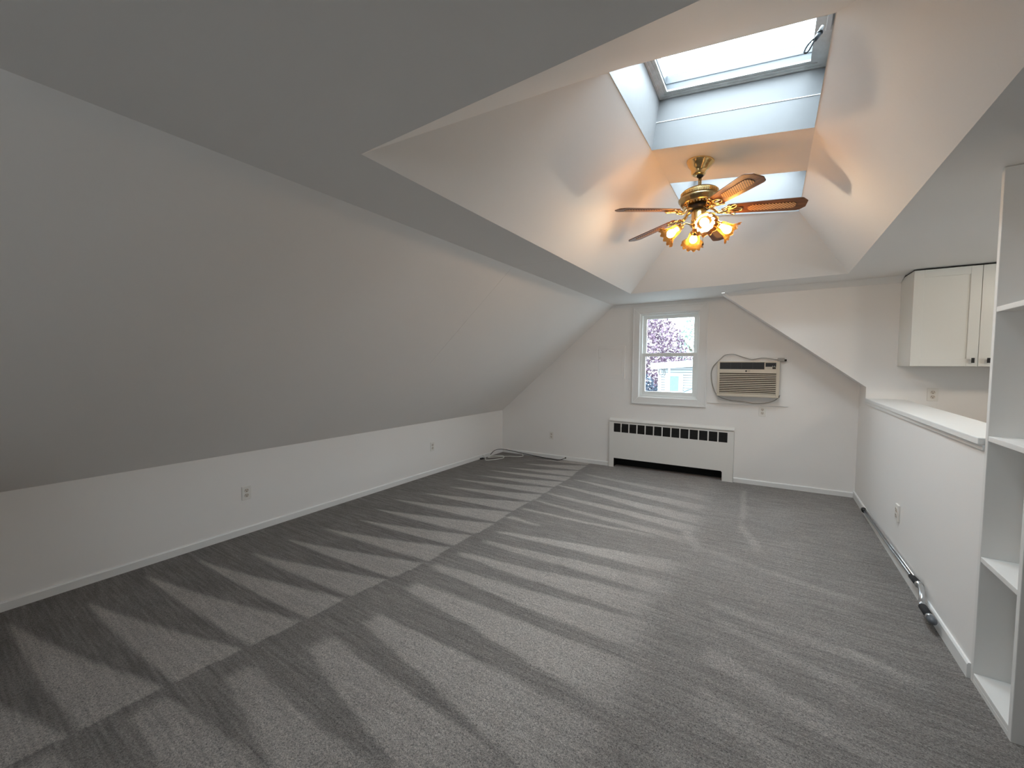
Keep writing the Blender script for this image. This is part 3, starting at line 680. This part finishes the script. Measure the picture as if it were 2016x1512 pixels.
# ------------------------------------------------------------------ air conditioner through the wall
def text_mesh(name, body, size, mtx, m, parent, depth=.0004):
    cu = D.curves.new(name+'_curve', 'FONT'); cu.body = body; cu.size = size; cu.extrude = depth; cu.align_x = 'LEFT'; cu.align_y = 'CENTER'
    t = D.objects.new(name+'_text', cu); COL.objects.link(t)
    dg = bpy.context.evaluated_depsgraph_get(); dg.update()
    me = D.meshes.new_from_object(t.evaluated_get(dg)); D.objects.remove(t); D.curves.remove(cu)
    me.materials.clear(); me.materials.append(M[m]); o = D.objects.new(name, me); COL.objects.link(o); o.parent = parent; o.matrix_local = mtx; return o
def air_conditioner():
    x0, x1, z0, z1 = -.520, .090, 1.020, 1.424; yf = YB-.12
    root = thing('air_conditioner', 'beige through wall air conditioner with looped grey cord right of the window', 'air conditioner', (-.215, YB-.03, z0))
    off = Vector((.215, -(YB-.03), -z0))
    def add(nm, m, mt, bevel=0, par=None):
        o = m.build(nm, mt, par or root, bevel)
        if par is None: o.location = off
        return o
    vz0, vz1 = 1.338, 1.410
    # case: sides, top and bottom rails, back plate
    m = MB(); m.box((x0, yf+.012, z0), (x1, YB-.012, z1)); add('body', m, 'almond', .006)
    m = MB(); t = .012
    m.box((x0-.002, yf, z0-.002), (x0+.022, yf+.02, z1)); m.box((x1-.030, yf, z0-.002), (x1, yf+.02, z1)); m.box((x0+.022, yf, vz1+.002), (x1-.03, yf+.02, z1))
    m.box((x0+.022, yf, z0-.002), (x1-.03, yf+.02, z0+.032)); m.box((x0+.022, yf, vz0-.05), (x1-.03, yf+.02, vz0-.004)); add('front_bezel', m, 'almond_lt', .003)
    # outlet vent: dark mouth with thin vanes
    vx1 = -.055
    m = MB(); m.box((x0+.022, yf+.0075, vz0-.004), (vx1, yf+.0118, vz1+.002)); vent = add('outlet_vent', m, 'black')
    m = MB()
    for k in range(4): z = vz0+.008+k*.0165; m.box((x0+.024, yf+.002, z), (vx1-.002, yf+.0075, z+.002))
    for k in range(1, 4): x = x0+.022+(vx1-x0-.022)*k/4; m.box((x-.001, yf+.003, vz0), (x+.001, yf+.0075, vz1))
    m.build('vane', M_VANE, vent)
    # control panel: pale plate with dark display and buttons
    m = MB(); m.box((vx1+.004, yf-.001, vz0-.004), (x1-.028, yf+.02, vz1+.002)); cp = add('control_panel', m, 'almond_lt', .002)
    m = MB(); m.box((vx1+.012, yf-.003, vz0+.026), (x1-.034, yf, vz1-.002)); m.build('display', 'black', cp)
    m = MB(); m.ball((.022, yf-.003, vz0+.034), (.0035, .0015, .0035), 10); m.build('indicator', 'extwhite', cp)
    m = MB(); m.ball((.040, yf-.003, vz0+.034), (.0035, .0015, .0035), 10); m.build('indicator', 'extwhite', cp)
    m = MB(); m.box((.022, yf-.003, vz0+.002), (.054, yf, vz0+.022)); m.build('button_pad', 'slot', cp)
    for k in range(3):
        m = MB(); m.box((-.036+k*.018, yf-.003, vz0+.008), (-.024+k*.018, yf, vz0+.015)); m.build('button', 'extwhite', cp, .001)
    # intake grille: ten sloping slats over a dark back
    gz0, gz1 = z0+.034, vz0-.052
    m = MB(); m.box((x0+.022, yf+.0085, gz0-.004), (x1-.03, yf+.0118, gz1+.004)); add('grille_back', m, M_BROWN)
    n_ = 11; p = (gz1-gz0)/n_
    for k in range(n_):
        z = gz0+k*p
        m = MB(); m.prism([(x0+.022, yf+.008, z+.001), (x0+.022, yf-.003, z+.002), (x0+.022, yf-.003, z+p*.55), (x0+.022, yf+.008, z+p*.58)], (x1-.03-x0-.022, 0, 0)); add('slat', m, 'almond_lt')
    # maker's badge: round emblem and two letters
    bx = onY(1469, 730.5, yf)
    m = MB(); m.tube([(bx.x, yf-.0025, bx.z), (bx.x, yf+.001, bx.z)], .0095, 20); bd = add('badge', m, M_BADGE)
    text_mesh('badge_letters', 'LG', .020, Matrix.Translation(off) @ Matrix.Translation((bx.x+.014, yf-.001, bx.z)) @ Matrix.Rotation(PI/2, 4, 'X'), 'slot', root)
    m = MB(); m.box((x1-.010, yf+.005, z0+.002), (x1+.006, yf+.03, z0+.022)); add('corner_clip', m, 'black', .002)
    # power cord: loops round the case from the right side, over the top and back under it
    g = lambda px, py, y=YB-.035: onY(px, py, y)
    pts = [g(1537, 708.5), g(1529, 708), g(1515, 706), g(1500, 705), g(1480, 707.5, YB-.03), g(1462, 703), g(1449, 698.5), g(1440, 697.5), g(1428, 699), g(1420, 705), g(1412, 713), g(1404, 722), g(1400.5, 733),
           g(1401, 748), g(1404, 762), g(1409, 774), g(1416, 781), g(1427, 785.5), g(1440, 788.5), g(1455, 790), g(1470, 792), g(1483, 794), g(1497, 794.3), g(1511, 793), g(1523, 789.5), g(1532, 783.5), g(1535, 778)]
    m = MB(); m.tube(smooth_path(pts, 5), .0052, 8); co_ = add('power_cord', m, 'cord')
    a = g(1532, 708); b = g(1549, 709)
    m = MB(); m.box((a.x-.005, YB-.05, a.z-.022), (b.x-.02, YB-.022, a.z+.018)); pl_ = m.build('plug', 'cord', co_, .006)
    m = MB(); m.box((b.x-.022, YB-.045, b.z-.014), (b.x, YB-.027, b.z+.010)); m.build('plug_tip', 'slot', co_, .003)
M_VANE = mat('vane_dark_grey', (.05, .05, .055), .5, noise=(9, .1))
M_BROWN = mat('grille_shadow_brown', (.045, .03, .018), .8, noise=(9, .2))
M_BADGE = mat('badge_dark_grey', (.05, .045, .045), .4, noise=(9, .1))
# filler board round the unit
def filler():
    o = holed('trim_3', 'paint', rect(-.634, .925, .182, 1.525), [rect(-.50, 1.04, .07, 1.40)], lambda a, b: (a, YB-.012, b))
    s = o.modifiers.new('thickness', 'SOLIDIFY'); s.thickness = .012; s.offset = -1
    struct(o, 'painted board set round the air conditioner')
    m = MB(); m.box((-.634, YB-.013, .917), (.182, YB, .925)); struct(m.build('trim_4', 'trim', bevel=.002))
filler()
air_conditioner()

# access panel left of the window
m = MB(); ap = thing('access_panel', 'small painted access door in the wall left of the window', 'wall panel', (-1.87, YB, 1.2))
offa = Vector((1.87, -YB, -1.2))
ax0, ax1, az0, az1 = -2.087, -1.663, 1.193, 1.639
m = MB(); w = .042
for a, b in (((ax0, az0), (ax0+w, az1)), ((ax1-w, az0), (ax1, az1)), ((ax0+w, az0), (ax1-w, az0+w)), ((ax0+w, az1-w), (ax1-w, az1))): m.box((a[0], YB-.006, a[1]), (b[0], YB-.0005, b[1]))
m.build('frame', 'paint', ap, .001).location = offa
m = MB(); m.box((ax0+w+.003, YB-.005, az0+w+.003), (ax1-w-.003, YB-.0005, az1-w-.003)); dr = m.build('door', 'paint', ap, .001); dr.location = offa
m = MB(); m.box((ax0+w+.012, YB-.008, 1.462), (ax0+w+.034, YB-.005, 1.486)); m.build('latch', 'plate', dr, .001)

# ------------------------------------------------------------------ outlets
def outlet(label, p, rotz, depth=.006, big=False):
    root = thing('wall_outlet', label, 'outlet', p, 'wall outlets'); root.rotation_euler = (0, 0, rotz)
    m = MB(); m.box((-.036, -depth, -.058), (.036, -.0004, .058)); m.build('plate', 'plate', root, .003)
    for s in (-1, 1):
        m = MB(); m.lathe([(.001, 0), (.0165, 0), (.0165, .003), (.001, .003)], 20, Matrix.Translation((0, -depth, s*.0205)) @ Matrix.Rotation(PI/2, 4, 'X'), False); r = m.build('receptacle', M_RECEP, root)
        for a, b in (((-.0085, .001), (-.0055, .010)), ((.0055, .001), (.0085, .009))):
            m = MB(); m.box((a[0], -depth-.0036, s*.0205+a[1]), (b[0], -depth-.0028, s*.0205+b[1])); m.build('slot', 'slot', r)
        m = MB(); m.box((-.003, -depth-.0036, s*.0205-.010), (.003, -depth-.0028, s*.0205-.004)); m.build('slot', 'slot', r)
    return root
M_RECEP = mat('receptacle_almond', (.68, .62, .55), .4, noise=(9, .02))
g_ = onX(485, 970, XL); outlet('nearer of the two outlets low on the left knee wall', g_, PI/2)
g_ = onX(851, 879, XL); outlet('farther of the two outlets low on the left knee wall', g_, PI/2)
g_ = onY(1086, 857, YB); outlet('outlet on the end wall left of the convector cover', g_, 0)
g_ = onY(1501, 810, YB); outlet('outlet on the end wall just under the air conditioner', g_, 0)
g_ = onY(1836, 777, YC); outlet('outlet on the kitchen wall above the white ledge', g_, 0)
g_ = onX(1769, 1009.5, XH); outlet('outlet on the white half wall above the chrome pole', g_, -PI/2, .012)

# ------------------------------------------------------------------ cables on the floor by the far left corner
def fl(px, py, dz=.006):
    d = ray(px, py); n_ = Vector((-.0165, 0, 1)); d0 = -.0165*XH+dz
    return EYEV + d*((d0-n_.dot(EYEV))/n_.dot(d))
def zf(x, y, h): return Vector((x, y, fz(x)+h))
def cables():
    pts = [zf(-3.60, 4.93, .05), zf(-3.62, 5.06, .085), zf(-3.60, 5.20, .085), zf(-3.50, 5.30, .06), zf(-3.30, 5.345, .03), zf(-3.0, 5.335, .012), zf(-2.72, 5.30, .008), zf(-2.62, 5.27, .010), zf(-2.55, 5.25, .03), zf(-2.47, 5.24, .065)]
    m = MB(); m.tube(smooth_path(pts, 6), .005, 8); o = m.build('black_cable', 'black')
    tag(o, 'thin black cable lying along the baseboard in the far left corner', 'cable')
    m = MB(); m.ball((-2.47, 5.24, fz(-2.47)+.067), .012, 10); m.build('connector', 'black', o)
    pts = [zf(-3.655, 4.80, .06), zf(-3.63, 4.84, .012), zf(-3.55, 4.74, .007), zf(-3.46, 4.82, .007), zf(-3.40, 4.98, .008), zf(-3.46, 5.06, .02), zf(-3.56, 4.96, .03), zf(-3.60, 4.86, .018), zf(-3.52, 4.92, .02), zf(-3.40, 5.10, .012), zf(-3.26, 5.17, .008), zf(-3.20, 5.24, .012), zf(-3.26, 5.31, .03)]
    m = MB(); m.tube(smooth_path(pts, 6), .0055, 8); o = m.build('white_cable', 'cable_w')
    tag(o, 'coiled white cable on the carpet in the far left corner', 'cable')
    m = MB(); m.box((-3.665, 4.74, fz(-3.66)+.004), (-3.63, 4.80, fz(-3.66)+.022)); m.build('cable_end', 'black', o, .003)
cables()

# ------------------------------------------------------------------ chrome bent pole with grips lying along the half wall
def pole():
    root = thing('metal_pole', 'long grey metal pole with black grips lying along the half wall', 'pole', (.75, 4.0, 0))
    off = Vector((-.75, -4.0, 0))
    def add(nm, m, mt, bevel=0): o = m.build(nm, mt, root, bevel); o.location = off; return o
    P1 = onX(1701, 1006, .752); P2 = onX(1797, 1139, .764)
    P1b = onX(1701, 1003.5, .765); P2b = onX(1799, 1136, .772)
    a, b = P1, P2
    m = MB(); m.tube([a, b], .0080, 12); add('tube', m, 'steel')
    m = MB(); m.tube([P1 + Vector((.008, 0, .016)), P2 + Vector((.004, 0, .018))], .0068, 12); add('tube', m, 'chrome')
    m = MB(); m.tube([a+Vector((0, .03, .006)), a+Vector((0, -.02, .006))], .020, 12); add('end_cap', m, 'black')
    Q = onX(1809, 1151, .758)
    m = MB(); m.tube([b+Vector((0, .02, .004)), Q], [.016, .0185], 14); add('grip', m, 'foam')
    m = MB(); dq = (Q-b).normalized(); m.tube([Q-dq*.004, Q+dq*.010], .0195, 14); add('grip_ring', m, 'chrome')
    R1 = onX(1814, 1160, .752); R2 = onX(1815.5, 1175, .742); R3 = onX(1814, 1188, .735); R4 = onX(1817, 1195, .735)
    m = MB(); m.tube(smooth_path([Q, onX(1812.5, 1155, .757), R1, R2, R3, R4], 5), .0135, 14); add('bent_tube', m, 'chrome')
    S = onX(1830, 1214, .738)
    m = MB(); m.tube([R4-(S-R4)*.02, S], .0182, 14); add('grip', m, 'foam')
    ds = (S-R4).normalized()
    m = MB(); m.tube([S, S+ds*.014], .019, 14); add('grip_ring', m, 'chrome')
    m = MB(); m.tube([S+ds*.014, S+ds*.045, S+ds*.06], [.0185, .0185, .011], 14); add('end_cap', m, M_CRANK)
pole()

# ------------------------------------------------------------------ built in open bookcase at the end of the half wall
def bookcase():
    y0, y1 = 2.162, 2.512; xf, xb = XH-.002, XH+.30; t = .024
    root = thing('bookcase', 'tall white open bookcase built in at the end of the half wall', 'bookcase', (XH+.15, (y0+y1)/2, 0))
    off = Vector((-(XH+.15), -(y0+y1)/2, 0))
    def add(nm, m, mt='shelf', bevel=.002): o = m.build(nm, mt, root, bevel); o.location = off; return o
    m = MB(); m.box((xf, y1-t, -.01), (xb, y1, ZC-.004)); add('side_panel', m)
    m = MB(); m.box((xf, y0, -.01), (xb, y0+t, ZC-.004)); add('side_panel', m)
    m = MB(); m.box((xb, y0, -.01), (xb+.012, y1, ZC-.004)); add('back_panel', m)
    for zt, th in ((.043, .022), (.560, .022), (1.080, .022), (1.622, .022)):
        m = MB(); m.box((xf+.001, y0+t, zt-th), (xb, y1-t, zt)); add('shelf', m)
    m = MB(); m.box((xf+.001, y0+t, -.01), (xf+.018, y1-t, .021)); add('kickboard', m)
bookcase()

# ------------------------------------------------------------------ kitchen wall cabinet
def cabinet():
    x0, x1, z0, z1 = .992, 1.90, 1.378, 2.184; yf, yb = 4.682, YC-.002
    root = thing('wall_cabinet', 'white shaker wall cabinet with black knobs in the kitchen corner', 'cabinet', (1.45, YC-.2, z0))
    off = Vector((-1.45, -(YC-.2), -z0))
    def add(nm, m, mt='lacquer', bevel=.002, par=None):
        o = m.build(nm, mt, par or root, bevel)
        if par is None: o.location = off
        return o
    m = MB(); m.box((x0, yf, z0), (x1, yb, z1-.006)); add('body', m)
    m = MB(); m.box((x0+.002, yf+.004, z1-.006), (x1, yb, z1-.001)); add('top_gap_shade', m, 'dark', 0)  # dark strip painted in as shade between cabinet and ceiling
    dz0, dz1 = z0, z1-.008
    split = 1.382
    for k, (a, b, side) in enumerate(((x0, split-.0015, 1), (split+.0015, split+.40, -1))):
        s = .062
        m = MB(); ya, yb_ = yf-.020, yf-.001
        m.box((a, ya, dz0), (a+s, yb_, dz1)); m.box((b-s, ya, dz0), (b, yb_, dz1)); m.box((a+s, ya, dz0), (b-s, yb_, dz0+s)); m.box((a+s, ya, dz1-s), (b-s, yb_, dz1))
        d = add('door', m, bevel=.0015)
        m = MB(); m.box((a+s-.002, ya+.008, dz0+s-.002), (b-s+.002, yb_, dz1-s+.002)); add('door_panel', m, par=d, bevel=0)
        hx = 1.350 if k == 0 else 1.434
        m = MB(); m.box((hx-.008, ya-.024, 1.405), (hx+.008, ya-.014, 1.445)); m.tube([(hx, ya-.016, 1.425), (hx, ya, 1.425)], .005, 8); add('knob', m, 'black', .001, par=d)
cabinet()

# ------------------------------------------------------------------ outside: neighbour's house, pipe, trees
M_DRIP_SHADE = mat('drip_edge_and_lap_shade', (.10, .13, .13), .6, noise=(9, .1))
def outside():
    G = -3.2
    m = MB(); m.quad((-40, 6.2, G), (30, 6.2, G), (30, 60, G), (-40, 60, G)); struct(m.build('ground', 'grass'))
    Y = 19.0
    h = thing('neighbour_house', 'white clapboard house seen through the lower window sash', 'house', (-2.5, Y+2, G))
    off = Vector((2.5, -(Y+2), -G))
    def add(nm, m, mt, par=None, bevel=0):
        o = m.build(nm, mt, par or h, bevel)
        if par is None: o.location = off
        return o
    x0, x1 = -4.30, 3.5; zl = 1.30
    def eave(x): return 1.36+.075*(x-x0)
    m = MB(); m.prism([(x0, Y+.02, G), (x1, Y+.02, G), (x1, Y+.02, eave(x1)), (x0, Y+.02, eave(x0))], (0, 6, 0)); add('wall', m, M_DRIP_SHADE)  # dark backing paints the shadow lines between the siding boards
    z = -.55; ex = .115
    while z < 1.9:
        xs = x0 if z < eave(x0)-.1 else x0+(z-eave(x0)+.1)/.075
        if xs < x1:
            m = MB(); m.prism([(xs, Y+.018, z+.02), (xs, Y-.014, z+.02), (xs, Y-.002, z+ex+.001), (xs, Y+.018, z+ex+.001)], (x1-xs, 0, 0)); add('siding_board', m, 'siding')
        z += ex
    m = MB(); m.box((x0-.02, Y-.03, G), (x0+.12, Y, eave(x0))); add('corner_board', m, 'extwhite')
    m = MB(); m.prism([(x0-.25, Y-.35, eave(x0-.25)), (x0-.25, Y+6.3, eave(x0-.25)), (x1+.3, Y+6.3, eave(x1+.3)), (x1+.3, Y-.35, eave(x1+.3))], (0, 0, .12)); add('roof', m, 'shingle')
    m = MB(); m.prism([(x0-.28, Y-.38, eave(x0-.28)-.14), (x1+.3, Y-.38, eave(x1+.3)-.14), (x1+.3, Y-.38, eave(x1+.3)+.14), (x0-.28, Y-.38, eave(x0-.28)+.14)], (0, .05, 0)); add('fascia_board', m, 'extwhite')
    wx0, wx1, wz0, wz1 = -3.86, -3.42, .22, .90
    m = MB(); f_ = .13
    for a, b in (((wx0-f_, wz0-f_), (wx0, wz1+f_)), ((wx1, wz0-f_), (wx1+f_+.05, wz1+f_)), ((wx0, wz1), (wx1, wz1+f_)), ((wx0, wz0-f_), (wx1, wz0))): m.box((a[0], Y-.05, a[1]), (b[0], Y, b[1]))
    w = add('window', m, 'extwhite')
    m = MB(); m.box((wx0, Y-.025, wz0), (wx1, Y-.016, wz1)); m.build('pane', 'extglass', w)
    # lower porch roof with a raking edge
    p = thing('porch_roof', 'pale lean to roof in front of the house window', 'roof', (-2.4, 16, G))
    offp = Vector((2.4, -16, -G))
    m = MB(); m.prism([(-3.6, 14.5, -.1), (-2.95, 14.5, .26), (.5, 14.5, 2.0), (.5, 14.5, -.9), (-3.6, 14.5, -.9)], (0, 3.5, 0)); m.build('slope', 'extwhite', p).location = offp
    m = MB(); m.prism([(-3.35, 14.45, .0), (-.2, 14.45, 1.60), (-.2, 14.45, 1.64), (-3.35, 14.45, .04)], (0, .06, 0)); m.build('drip_edge', M_DRIP_SHADE, p).location = offp
    m = MB(); m.box((-3.6, 14.5, G), (.5, 18, -.9)); m.build('wall', 'siding', p).location = offp
    # vent pipe with cap and a coil of cable
    v = thing('vent_pipe', 'white vent pipe with cap and looped cable before the house', 'pipe', (-2.86, 13, -.9))
    offv = Vector((2.86, -13, .9)); 
    sc = lambda px, py: onY(1230+px/6.572, 580+py/6.572, 13.0)
    t_, b_2 = sc(577, 895), sc(577, 1245)
    m = MB(); m.tube([(t_.x, 13, t_.z), (t_.x, 13, G)], .026, 14); m.build('pipe', 'extwhite', v).location = offv
    m = MB(); m.lathe([(.001, .07), (.03, .06), (.05, .03), (.05, -.02), (.03, -.03), (.001, -.03)], 18, Matrix.Translation((t_.x-.02, 13, t_.z+.01))); m.build('cap', 'extwhite', v).location = offv
    m = MB(); c = sc(478, 1000)
    m.tube([(c.x+.075*math.cos(2*PI*i/20), 12.95, c.z+.09*math.sin(2*PI*i/20)) for i in range(20)], .007, 6, closed=True)
    m.tube(smooth_path([sc(*q) for q in ((520, 890), (505, 930), (512, 965), (523, 1005), (515, 1045), (490, 1060), (455, 1045), (445, 1010), (450, 960))], 5), .007, 6)
    m.tube([sc(515, 960), sc(590, 950)], .009, 6); m.build('cable_loop', 'black', v).location = offv
    # trees
    def tree(name, label, c, r, n_, mt, size, trunk=True):
        t = thing(name, label, 'tree', (c[0], c[1], G))
        of = Vector((-c[0], -c[1], -G)); R = random.Random(hash(label) % 1000 if False else len(label)*7+n_)
        m = MB()
        for k in range(n_):
            u = Vector((R.gauss(0, 1), R.gauss(0, 1), R.gauss(0, 1))).normalized(); q = .55+.45*R.random()**.6
            p = Vector((c[0]+u.x*r[0]*q, c[1]+u.y*r[1]*q, c[2]+u.z*r[2]*q))
            a = Vector((R.gauss(0, 1), R.gauss(0, 1), R.gauss(0, 1))).normalized(); b = a.cross(Vector((R.gauss(0, 1), R.gauss(0, 1), R.gauss(0, 1)))).normalized(); s_ = size*(.6+.8*R.random())
            m.add([p-a*s_, p+b*s_*.5, p+a*s_, p-b*s_*.5], [(0, 1, 2, 3)])
        o = m.build('foliage', mt, t); o.location = of; o['kind'] = 'stuff'
        if trunk:
            m = MB(); m.tube([(c[0], c[1], G-.1), (c[0]+.1, c[1], G+2), (c[0]-.05, c[1], c[2])], [.28, .2, .1], 10)
            for k in range(7):
                a = 2*PI*k/7; m.tube([(c[0], c[1], c[2]-r[2]*.5), (c[0]+r[0]*.4*math.cos(a), c[1]+r[1]*.4*math.sin(a), c[2]-.1*r[2]), (c[0]+r[0]*.75*math.cos(a), c[1]+r[1]*.75*math.sin(a), c[2]+.25*r[2])], [.09, .06, .02], 6)
            o = m.build('trunk', 'bark', t); o.location = of
    tree('plum_tree', 'broad purple leaved tree rising behind the white house', (-8.9, 29.0, 1.6), (4.2, 3.2, 4.5), 15000, 'leaf_red', .11)
    tree('plum_tree', 'low purple leaved tree along the roof line of the house', (-2.2, 35.5, -.2), (5.2, 2.5, 3.4), 7000, 'leaf_red', .11)
    tree('leafy_tree', 'pale green tree at the right edge of the purple tree', (-5.6, 41.5, 3.2), (2.3, 2.0, 3.4), 1800, 'leaf_green', .15)
    tree('dark_shrub', 'dusky shrub at the left corner of the white house', (-5.6, 21.0, -1.4), (1.1, 1.0, 2.4), 3500, 'leaf_blue', .09)
outside()
